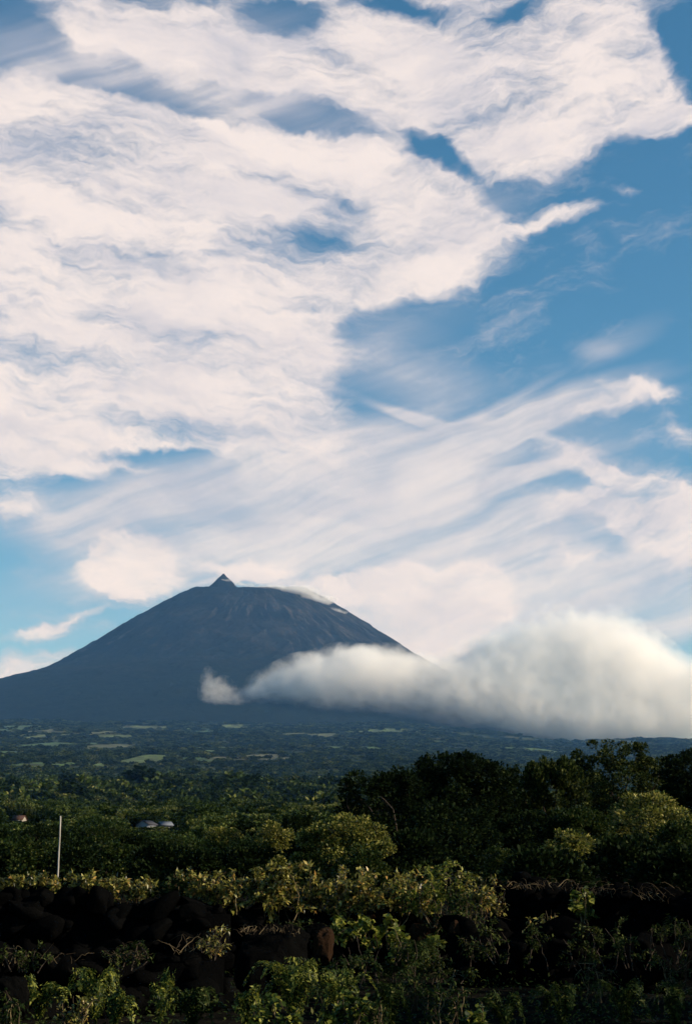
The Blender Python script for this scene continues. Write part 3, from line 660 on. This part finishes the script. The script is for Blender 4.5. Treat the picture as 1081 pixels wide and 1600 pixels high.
tree_at(66, 434, 1331, 40, 26, 'sapling', 'thin upright leafy sapling rising just above the hedge', 'sapling', MG, G_LIT, 40, 60, .13, .075, trunk=.1, limbs=10, lobes=[(-.05,0,.85,.28,.12),(.1,0,.6,.36,.2),(-.1,0,.35,.34,.2)])
for k, (px, top, Y, w, m, lab) in enumerate([(35,1312,62,120,G_MID,'dim green bush at the left edge behind the hedge'),(120,1322,58,80,G_DARK,'dark bush right behind the pale pole'),(185,1318,64,110,G_MID,'dark green bush right of the pale pole'),
     (255,1326,60,100,G_DARK,'black bush below the white house'),(305,1336,52,80,G_DARK,'low dark bush left of the olive sunlit bush'),(395,1322,54,100,G_DARK,'dark bush right of the olive sunlit bush'),(480,1310,60,90,G_DARK,'dark bush at the left foot of the rounded tree'),
     (60,1296,95,110,G_DARK,'dark bushy tree below the tiny orange roofed house'),(150,1296,100,110,G_MID,'dim bushy tree beyond the top of the pale pole'),(275,1308,90,90,G_MID,'mossy green tree just right of and below the white house'),(210,1310,86,80,G_DARK,'dark tree just left of and below the white house'),(390,1288,95,90,G_DARK,'dark tree left of the pale topped bush'),(480,1280,90,90,G_DARK,'dark tree right of the pale topped bush'),(5,1300,80,70,G_DARK,'dark tree cut by the left edge of the picture')]):
    tree_at(70 + k, px, top, Y, w, 'bush', lab, 'bush', MG, m, 110, 60, .36, .14, trunk=.12, limbs=8)

# ------------------------------------------------------------------ stone walls
def rock_mat(name, lo, hi, lich):
    def b(n):
        g = n.new('ShaderNodeNewGeometry'); p = opos(n)
        c = n.ramp(n.math('ADD', n.math('MULTIPLY', g.outputs['Random Per Island'], .5), n.math('MULTIPLY', n.noise(p, 9, 6, .65), .6)), [(.25, lo), (.85, hi)])
        return n.mixc(n.smooth(n.noise(p, 4.5, 6, .7), .60, .74), c, (*lich, 1))
    return surf_mat(name, b, .95, 0.0, lambda n: (n.noise(opos(n), 22, 8, .7), .9, .05))
BASALT = rock_mat('basalt', (.0014, .0015, .0016), (.0035, .0036, .0036), (.006, .0058, .0052))
RUST = rock_mat('rusty_basalt', (.012, .007, .004), (.026, .015, .009), (.034, .028, .018))
_bm = bmesh.new(); bmesh.ops.create_icosphere(_bm, subdivisions=3, radius=1)
ICO_V = np.array([v.co[:] for v in _bm.verts]); ICO_F = np.array([[v.index for v in f.verts] for f in _bm.faces]); _bm.free()
def stone(rng, c, r):
    """a broken block: a sphere cut by random planes, roughened and turned"""
    V = ICO_V.copy()
    for _ in range(11):
        d = dirs(rng, 1)[0]; t = V @ d; lim = rng.uniform(.45, .85); V = V - np.maximum(t - lim, 0)[:, None] * d * .97
    k = rng.uniform(0, 200)
    V = V * (1 + .22 * vn.fbm(V[:, 0] * 2.3 + k, V[:, 1] * 2.3 + V[:, 2] * 2.9 + k, 3))[:, None] * r * 1.35
    a = rng.normal(0, .35, 3)
    M = np.array(Matrix.Rotation(a[0], 3, 'X') @ Matrix.Rotation(a[1], 3, 'Y') @ Matrix.Rotation(a[2] * 2, 3, 'Z'))
    return V @ M.T + c, ICO_F
def dry_wall(seed, pts, name, label, size=.2, rust=(), thick=.6, kind='wall', skip=.0):
    """pts: x, y, z of the top of the wall along its run; loose angular stones of mixed sizes round a rubble core"""
    rng = np.random.RandomState(seed); parts = []; rparts = []
    for (a, b) in zip(pts[:-1], pts[1:]):
        a = np.array(a); b = np.array(b); L = np.linalg.norm((b - a)[:2]); z0 = ground_z(*((a + b) / 2)[:2]) - .1; H = (a[2] + b[2]) / 2 - z0
        n = int(L * H / (size * size * 1.7)) + 4
        for i in range(n):
            u = rng.rand(); p = a + (b - a) * u; top = p[2]; sgn = -1 if rng.rand() < .8 else 1
            if rng.rand() < .22: z = top + rng.normal(-.03, .05); yy = rng.normal(0, thick * .25)
            else: z = z0 + (top - z0) * rng.rand(); yy = sgn * thick * (.36 + .12 * (top - z) / H) + rng.normal(0, .04)
            if rng.rand() < skip: continue
            sz = size * rng.choice([.55, .8, 1.0, 1.3], p=[.3, .3, .25, .15])
            c = np.array([p[0], p[1] + yy, z]); s = stone(rng, c, sz * rng.uniform(.75, 1.25, 3) * np.array([1.15, .9, .75]))
            isr = any(abs(c[0] - x0) < w0 and abs(c[2] - zz) < h0 for x0, zz, w0, h0 in rust) and yy < 0
            (rparts if isr else parts).append(s)
        t = thick * .34; e = .06
        core = np.array([[p[0], p[1] + q * (t * (1.3 if lo else 1)), z0 if lo else p[2] - e] for p in (a, b) for q in (-1, 1) for lo in (1, 0)])
        parts.append((core, np.array([[0, 4, 5], [0, 5, 1], [1, 5, 7], [1, 7, 3], [3, 7, 6], [3, 6, 2], [0, 1, 3], [0, 3, 2], [4, 6, 7], [4, 7, 5]])))
    V, Fs = join(parts + rparts)
    o0 = V.mean(0); o0[2] = 0
    me = np_mesh(name, V - o0, Fs, [BASALT, RUST])
    nf = sum(len(f) for _, f in parts); mi = np.zeros(len(me.polygons), np.int32); mi[nf:] = 1; me.polygons.foreach_set('material_index', mi)
    o = obj(name, me, loc=o0); tag(o, label, kind, 'dry stone walls'); return o
def W(px, py, Y): return tuple(at(px, py, Y))
dry_wall(1, [W(-60,1402,27), W(70,1402,27), W(160,1408,27), W(260,1416,27), W(360,1424,27)], 'stone_wall', 'tall black lava stone wall under the leafy hedge at the left')
dry_wall(2, [W(355,1424,27.6), W(470,1432,27.8), W(600,1430,28), W(720,1440,28)], 'stone_wall', 'rust brown and black stone wall half covered by yellow vine leaves', .19,
         rust=[(at(620,1450,28).x, at(620,1450,28).z, .75, .28), (at(670,1462,28).x, at(670,1462,28).z, .5, .25)])
dry_wall(3, [W(765,1376,30), W(880,1388,29), W(990,1398,28), W(1120,1408,27)], 'stone_wall', 'black stone wall with dry stems along its top at the right', .17)
dry_wall(4, [W(-40,1496,20.5), W(110,1502,20.5), W(230,1500,21), W(350,1492,21.5)], 'rubble_wall', 'low tumbled lava stone bank near the front at the left', .2, kind='wall', skip=.12)
dry_wall(5, [W(700,1452,25), W(800,1450,25), W(900,1462,24.5), W(1120,1470,24)], 'rubble_wall', 'low dark rubble bank in the shade at the lower right', .18, kind='wall', skip=.1)
def boulder(seed, px, py, Y, wpx, hpx, mat, name, label, dep=.8):
    rng = np.random.RandomState(seed); bm = bmesh.new(); bmesh.ops.create_icosphere(bm, subdivisions=5, radius=1)
    V = np.array([v.co[:] for v in bm.verts]); Fi = np.array([[v.index for v in f.verts] for f in bm.faces]); bm.free()
    V = np.sign(V) * np.abs(V) ** .7
    for _ in range(7):
        d = dirs(rng, 1)[0]; t = V @ d; lim = rng.uniform(.6, .95); V = V - np.maximum(t - lim, 0)[:, None] * d * .9
    nz = vn.fbm(V[:, 0] * 2 + seed, V[:, 1] * 2 + V[:, 2] * 1.7 + seed, 5, .6)
    V = V * (1 + .55 * nz)[:, None]
    s = Y / F; r = np.array([wpx * s / 2, wpx * s / 2 * dep, hpx * s / 2]); c = at(px, py, Y)
    o = obj(name, np_mesh(name, V * r, [Fi], mat, True), loc=(c.x, Y, c.z)); tag(o, label, 'boulder', 'loose lava boulders'); return o
boulder(3, 422, 1500, 22.5, 122, 108, BASALT, 'boulder', 'big round black boulder with dry grass on its top')
boulder(8, 506, 1482, 22.6, 32, 54, RUST, 'boulder', 'small upright brown stone right of the big black boulder')
boulder(9, 498, 1458, 23, 40, 26, BASALT, 'boulder', 'flat dark stone capping the small brown stone')
boulder(12, 715, 1462, 25, 26, 46, RUST, 'boulder', 'narrow brown stone at the end of the vine covered wall')
boulder(14, 20, 1560, 17, 60, 60, BASALT, 'boulder', 'black boulder at the lower left corner')
boulder(15, 655, 1462, 27.2, 30, 34, RUST, 'boulder', 'rounded brown stone jutting below the yellow vine')

# ------------------------------------------------------------------ leafy shrubs and vines
def shrub(seed, px, top, bot, Y, wpx, leafm, n, leaf, name, label, cat, group, tmpl=(LEAF_V, LEAF_F), droop=.2, stems=9, spread=1.0, width=1.0, curl=.6):
    """stems that rise from one base, arch over and carry leaves on both sides"""
    rng = np.random.RandomState(seed); b = at(px, bot, Y); h = (at(px, top, Y).z - b.z); w = wpx * Y / F
    st = []; C = []; A = []; Nn = []
    per = max(n // (stems * 3), 4)
    for i in range(stems):
        a = rng.uniform(0, 6.28); rr = w * .5 * math.sqrt(rng.rand()) * spread
        base = np.array([rr * math.cos(a) * .75, rr * math.sin(a) * .5, -.06])
        tip = np.array([rr * math.cos(a) * 1.15 + rng.normal(0, .06), rr * math.sin(a) * .7, h * rng.uniform(.55, 1.08)])
        main = bent(base, tip, rng, .12, 9); st.append(tube(main, .011, .004, 5))
        for k in range(3):
            t = rng.randint(2, 9); d = dirs(rng, 1)[0] * np.array([1, 1, .5]) + [0, 0, .35 - droop]; L = h * rng.uniform(.25, .55)
            e = main[t] + d * L; tw = bent(main[t], e, rng, .15, 6); tw[:, 2] -= droop * L * np.linspace(0, 1, 6) ** 2
            st.append(tube(tw, .005, .002, 4))
            u = rng.uniform(.05, 1, per); s = u * 5; i0 = np.minimum(s.astype(int), 4); f = (s - i0)[:, None]
            p = tw[i0] * (1 - f) + tw[i0 + 1] * f; dd = unit(tw[i0 + 1] - tw[i0])
            C.append(p + rng.normal(0, .02, (per, 3))); A.append(unit(dd * .5 + dirs(rng, per) * 1.0 + [0, 0, .25 - droop])); Nn.append(unit(dirs(rng, per) * curl + [0, -.1, 1]))
    C, A, Nn = map(np.concatenate, (C, A, Nn))
    lv, lf = leaves(C, A, Nn, leaf * rng.uniform(.55, 1.3, len(C)), tmpl, width)
    t = empty(name, b); tag(t, label, cat, group)
    sv, sf = join(st)
    obj('stems', np_mesh(name + '_stems', sv, sf, BARK if name == 'low_scrub' else G_DRY), t); obj('leaves', np_mesh(name + '_leaves', lv, [lf], leafm), t)
    return t
HG = 'leafy shrubs of the hedge on the walls'
H = [ # px, top, bottom, Y, width, material, leaves, leaf, label
 (14,1370,1398,27.3,60,G_VINE,420,.085,'orange and yellow leaved shrub at the left end of the hedge'),
 (62,1374,1398,27.4,60,G_VINE,420,.085,'low yellow green shrub left of the foot of the pole'),
 (108,1366,1402,27.2,56,G_VINE,460,.09,'leafy shrub directly in front of the foot of the pole'),
 (158,1372,1404,27.3,60,G_VINE,480,.085,'ragged yellow shrub just right of the pole'),
 (205,1372,1406,27.4,60,G_VINE,420,.085,'yellow tinged shrub hanging over the top of the tall black wall'),
 (255,1368,1410,27.6,64,G_MID,420,.085,'darker green shrub in the gap of the hedge below the white house'),
 (300,1362,1414,27.5,60,G_VINE,480,.085,'spotted green shrub left of the tall hedge shrubs'),
 (350,1362,1424,27.3,64,G_VINE,700,.09,'leafy hedge shrub where the tall black wall ends'),
 (400,1364,1432,27.6,66,G_VINE,800,.09,'hedge shrub with many pale pointed leaves below the sapling'),
 (452,1356,1436,27.5,66,G_VINE,850,.09,'tall yellow topped hedge shrub right of the sapling'),
 (505,1360,1440,27.8,66,G_VINE,850,.09,'hedge shrub standing over the big black boulder'),
 (556,1362,1440,27.6,66,G_VINE,850,.09,'densest golden hedge shrub below the rounded tree'),
 (604,1366,1440,27.7,64,G_VINE,850,.09,'golden hedge shrub above the rust brown stones'),
 (650,1372,1440,27.9,60,G_VINE,700,.085,'hedge shrub with sparse brownish leaves right of the golden ones'),
 (692,1356,1444,27.2,66,G_WALLV,750,.075,'tall fresh green shrub near the right end of the hedge'),
 (740,1374,1432,27.4,56,G_VINE,560,.085,'last hedge shrub at the right, with small pale leaves'),
 (720,1388,1470,26.6,60,G_MID,620,.07,'bushy dark green shrub hanging down at the right end of the hedge')]
for k, (px, top, bot, Y, w, m, n, lf, lab) in enumerate(H):
    shrub(100 + k, px, top, bot, Y, w * 1.2, m, int(n * 1.7), lf * 1.2, 'hedge_shrub', lab, 'shrub', HG, stems=11)
SG = 'low scrub growing on the stone banks'
for k, (px, top, bot, Y, w, m, n, lf, lab) in enumerate([
 (40,1478,1512,20.0,70,G_OLIVE,220,.06,'low scrub on the tumbled bank at the left edge'),(190,1474,1510,20.4,60,G_OLIVE,180,.06,'low scrub on the tumbled bank above the tall arching fern'),
 (325,1456,1500,21.4,60,G_VINE,170,.07,'sparse yellowish scrub left of the big black boulder'),(500,1440,1476,23.6,60,G_MID,260,.07,'dark leafy scrub behind the small brown stone'),
 (445,1440,1468,24.0,60,G_OLIVE,260,.07,'dark scrub rising behind the big black boulder'),(600,1470,1530,22.0,90,G_MID,420,.065,'green scrub below the spilling yellow vine'),
 (690,1466,1530,23.0,80,G_OLIVE,380,.065,'dark scrub below the end of the vine covered wall'),(800,1440,1500,24.0,100,G_OLIVE,420,.065,'dark scrub over the left part of the rubble bank'),
 (890,1448,1510,23.6,100,G_OLIVE,420,.065,'dark scrub below the lone yellow vine'),(985,1440,1510,23.2,110,G_OLIVE,460,.065,'dark scrub over the right part of the rubble bank'),
 (1065,1436,1500,23.0,80,G_OLIVE,320,.065,'dark scrub on the rubble bank at the right edge'),(540,1480,1540,21.0,60,G_MID,260,.06,'dark green scrub right of the big black boulder')]):
    shrub(180 + k, px, top, bot, Y, w, m, n * 2, lf, 'low_scrub', lab, 'scrub', SG, stems=7)
VG = 'vines trailing over the stones'
V_ = [ # trailing vines with broad leaves
 (548,1432,1466,26.6,70,G_WALLV,130,.10,'broad leaved bright vine above the small brown stone','vine'),
 (600,1436,1480,26.2,70,G_WALLV,170,.10,'broad leaved yellow vine spilling over the middle of the wall','vine'),
 (648,1452,1496,25.8,60,G_WALLV,130,.10,'yellow leaved vine hanging under the rust brown stones','vine'),
 (915,1392,1440,28.0,30,G_WALLV,110,.10,'bright yellow vine alone on the dark wall at the right','vine'),
 (852,1424,1462,25.2,50,G_VINE,140,.09,'small vine with orange leaves left of the lone yellow vine','vine'),
 (835,1446,1466,24.8,24,G_VINE,40,.08,'little pale leaved vine on the dark rubble bank','vine'),
 (780,1388,1424,27.4,16,G_VINE,60,.07,'wispy vine left of the shaded wall','vine'),
 (742,1462,1490,24.4,40,G_MID,120,.07,'dim green vine at the left end of the rubble bank','vine')]
for k, (px, top, bot, Y, w, m, n, lf, lab, nm) in enumerate(V_):
    shrub(140 + k, px, top, bot, Y, w, m, n * 2, lf, 'trailing_vine', lab, 'vine', VG, (BROAD_V, BROAD_F) if m is G_WALLV else (LEAF_V, LEAF_F), .45, 7)

# ------------------------------------------------------------------ ferns
def fern(seed, px, top, bot, Y, wpx, leafm, n_frond, label, group, lean=0.0, lf=.062):
    """a clump of arching fronds, each with two rows of leaflets that carry smaller leaflets"""
    rng = np.random.RandomState(seed); b = at(px, bot, Y); h = at(px, top, Y).z - b.z; w = wpx * Y / F
    st = []; C = []; A = []; Nn = []; S = []
    for i in range(n_frond):
        a = rng.uniform(0, 6.28); R_ = w * .5 * rng.uniform(.45, 1.3); hh = h * rng.uniform(.7, 1.05)
        t = np.linspace(0, 1, 22); x = R_ * t ** 1.1; z = hh * np.sin(t * np.pi * rng.uniform(.68, .92))
        ca, sa = math.cos(a), math.sin(a); path = np.stack([x * ca + lean * t, x * sa * .8, z], -1) + rng.normal(0, .004, (22, 3))
        st.append(tube(path, .005, .0015, 4)); dv = unit(np.gradient(path, axis=0)); side = unit(np.cross(dv, [0, 0, 1.])); up = np.cross(side, dv)
        L = .19 * math.hypot(R_, hh)
        for k in range(2, 22):
            ln = L * math.sin(np.pi * (k - 0) / 21.5) ** .7 * (1 - .35 * k / 21)
            for s in (-1, 1):
                d = unit(side[k] * s + dv[k] * .55 - up[k] * .15 + rng.normal(0, .08, 3)); m = max(int(ln / (lf * .55)), 2)
                tt = np.linspace(.08, 1, m)[:, None]; q = path[k] + d * ln * tt - up[k] * ln * .16 * tt ** 2
                ss = np.cross(d, up[k])
                for s2 in (-1, 1):
                    C.append(q); A.append(unit(ss * s2 * .9 + d * .6 + rng.normal(0, .15, (m, 3)))); Nn.append(np.repeat(up[k][None], m, 0) + rng.normal(0, .25, (m, 3)))
                    S.append(lf * (1.05 - .6 * tt[:, 0]) * rng.uniform(.8, 1.2, m))
    C, A, Nn, S = map(np.concatenate, (C, A, Nn, S))
    lv, lfa = leaves(C, A, Nn, S, (LEAF_V, LEAF_F), .75)
    t = empty('fern', b); tag(t, label, 'fern', group); sv, sf = join(st)
    obj('stalks', np_mesh('fern_stalks', sv, sf, G_MID), t); obj('fronds', np_mesh('fern_fronds', lv, [lfa], leafm), t); return t
FG = 'arching ferns along the front'
for k, (px, top, bot, Y, w, n, m, lab) in enumerate([
 (62,1530,1596,17.2,80,11,G_FERN,'small sunlit fern tuft nearest the lower left corner'),
 (150,1516,1606,17.4,90,10,G_FERN,'tall arching fern second from the left'),
 (178,1552,1612,16.6,60,7,G_FERN,'little fern below the tall arching fern'),
 (250,1524,1606,17.4,60,7,G_FERN,'thin fern with one frond leaning right, left of centre'),
 (300,1545,1614,16.6,90,11,G_MID,'dark green fern with drooping fronds left of the big one'),
 (385,1545,1616,16.4,44,6,G_FERN,'narrow fern at the left foot of the big bright fern'),
 (462,1504,1612,17.6,130,17,G_FERN,'biggest bright fern in front of the black boulder'),
 (532,1522,1606,17.2,90,12,G_FERN,'bright fern leaning right beside the biggest one'),
 (610,1540,1612,17.4,70,9,G_MID,'dim fern right of the two bright ferns'),
 (650,1470,1530,22.5,90,12,G_MID,'fern hanging in the shade below the yellow vine'),
 (790,1556,1616,17.0,90,10,G_MID,'dark fern below the rubble bank at the lower right'),
 (880,1540,1610,17.6,90,9,G_MID,'dark fern in the deep shade right of the middle'),
 (975,1532,1606,17.6,110,10,G_MID,'wide dark fern near the lower right corner'),
 (1055,1540,1612,17.2,70,8,G_MID,'dark fern cut by the right edge')]):
    fern(200 + k, px, top, bot, Y, w, m, n, lab, FG)
# small leafy plants in front
PG = 'small leafy plants at the front'
for k, (px, top, bot, Y, w, m, n, lab) in enumerate([
 (545,1556,1604,16.2,60,G_FERN,240,'leafy plant with round leaves at the bottom middle'),(600,1560,1606,16.4,70,G_MID,240,'dim leafy plant at the bottom right of the middle'),
 (700,1540,1602,17.5,70,G_MID,260,'dark leafy plant right of the ferns'),(745,1570,1610,16.2,40,G_FERN,120,'small yellow green plant at the bottom edge'),(430,1565,1606,16.0,60,G_FERN,200,'pale leafy sprig at the foot of the biggest fern'),
 (20,1550,1606,16.6,50,G_MID,160,'dark leafy plant at the lower left edge'),(110,1560,1608,16.2,50,G_VINE,140,'dry brownish plant between the two left ferns'),(930,1500,1560,20.0,50,G_MID,120,'small pale spotted plant in the shade at the right'),
 (660,1510,1570,19.5,80,G_MID,260,'dark leafy plant under the hanging fern'),(1060,1490,1550,20.5,60,G_MID,140,'dark plant at the right edge above the ferns')]):
    shrub(240 + k, px, top, bot, Y, w, m, n * 2, .06, 'leafy_plant', lab, 'plant', PG, (BROAD_V, BROAD_F) if k in (0, 3, 4) else (LEAF_V, LEAF_F), .3, 8)

# ------------------------------------------------------------------ dry stems
def dry_stems(seed, px0, px1, py, Y, hpx, n, label, arch=1.0):
    rng = np.random.RandomState(seed); parts = []; c = at((px0 + px1) / 2, py, Y)
    for i in range(n * 2):
        u = (i + rng.rand()) / (n * 2); p = np.array(at(px0 + (px1 - px0) * u, py + rng.normal(0, 3), Y + rng.normal(0, .15)) - c); L = hpx * Y / F * rng.gamma(2.2, .32)
        a = rng.uniform(-1, 1); e = p + np.array([L * a * 1.6, rng.normal(0, .15), L * rng.uniform(.1, .9) * (1 - .5 * abs(a))])
        m = bent(p - [0, 0, .05], e, rng, .22, 10); m[:, 2] += arch * rng.uniform(-.1, .4) * L * np.sin(np.linspace(0, np.pi, 10))
        parts.append(tube(m, rng.uniform(.003, .007), .0015, 5))
    V, Fs = join(parts); o = obj('dry_stems', np_mesh('dry_stems', V, Fs, G_DRY), loc=c); tag(o, label, 'dry stems', 'bundles of dry stems on the stones')
dry_stems(1, 790, 900, 1384, 28.8, 14, 32, 'tangle of pale dry stems on the wall left of the lone yellow vine')
dry_stems(2, 900, 985, 1394, 28.0, 16, 34, 'tangle of dry stems on the wall right of the lone yellow vine')
dry_stems(3, 1000, 1081, 1402, 27.4, 24, 24, 'arched dry stems on the wall at the right edge')
dry_stems(4, 0, 120, 1500, 20.2, 20, 20, 'dry twigs on the tumbled bank at the left edge')
dry_stems(5, 170, 225, 1494, 20.6, 18, 28, 'dry twigs on the tumbled bank above the tall arching fern')
dry_stems(6, 270, 350, 1482, 21.2, 22, 18, 'dry grass tuft on the tumbled bank left of the big boulder')
dry_stems(7, 375, 470, 1452, 22.4, 10, 36, 'fringe of dry grass along the top of the big black boulder', .6)
dry_stems(8, 690, 760, 1440, 26.0, 22, 15, 'thin dry stems at the right end of the vine covered wall')
dry_stems(9, 1000, 1060, 1560, 18, 26, 6, 'few pale stems across the dark ferns at the lower right')

# ------------------------------------------------------------------ ground cover
def ground_cover():
    rng = np.random.RandomState(77); n = 46000
    y = rng.uniform(12, 40, n); x = rng.uniform(-1, 1, n) * (y * .27 + 1.5)
    dn = vn.fbm(x / 1.1, y / 1.6, 4) + .5; k = rng.rand(n) < np.clip((dn - .3) * 2.6, .04, 1); x, y, dn = x[k], y[k], dn[k]; n = len(x)
    z = ground_h(x, y) + rng.rand(n) ** 1.6 * .42 * np.clip(dn * 1.6 - .3, .1, 1.2)
    lv, lf = leaves(np.stack([x, y, z], -1), dirs(rng, n) * [1, 1, .6] + [0, 0, .45], dirs(rng, n) * .6 + [0, 0, 1], .065 * rng.uniform(.6, 1.5, n))
    o = obj('ground_cover', np_mesh('ground_cover', lv, [lf], G_MID)); tag(o, 'low dark green weeds and creepers covering the ground between the stones', None, None, 'stuff')
ground_cover()
# unseen trees added right of the camera to shade the lower right
for k, (x, y, h, w) in enumerate([(11.5, 18, 4.6, 6.0), (9.8, 13.5, 3.8, 5.0)]):
    ms = make_tree(np.random.RandomState(300 + k), 'side_tree', h, w, h * .2, 'ball', G_DARK, 170, 60, .5, .2, limbs=12)
    place_tree('side_tree', ['dark tree outside the picture to the right, shading the ferns', 'smaller dark tree outside the picture near the camera'][k], 'tree', RG, ms, (x, y, ground_z(x, y)))
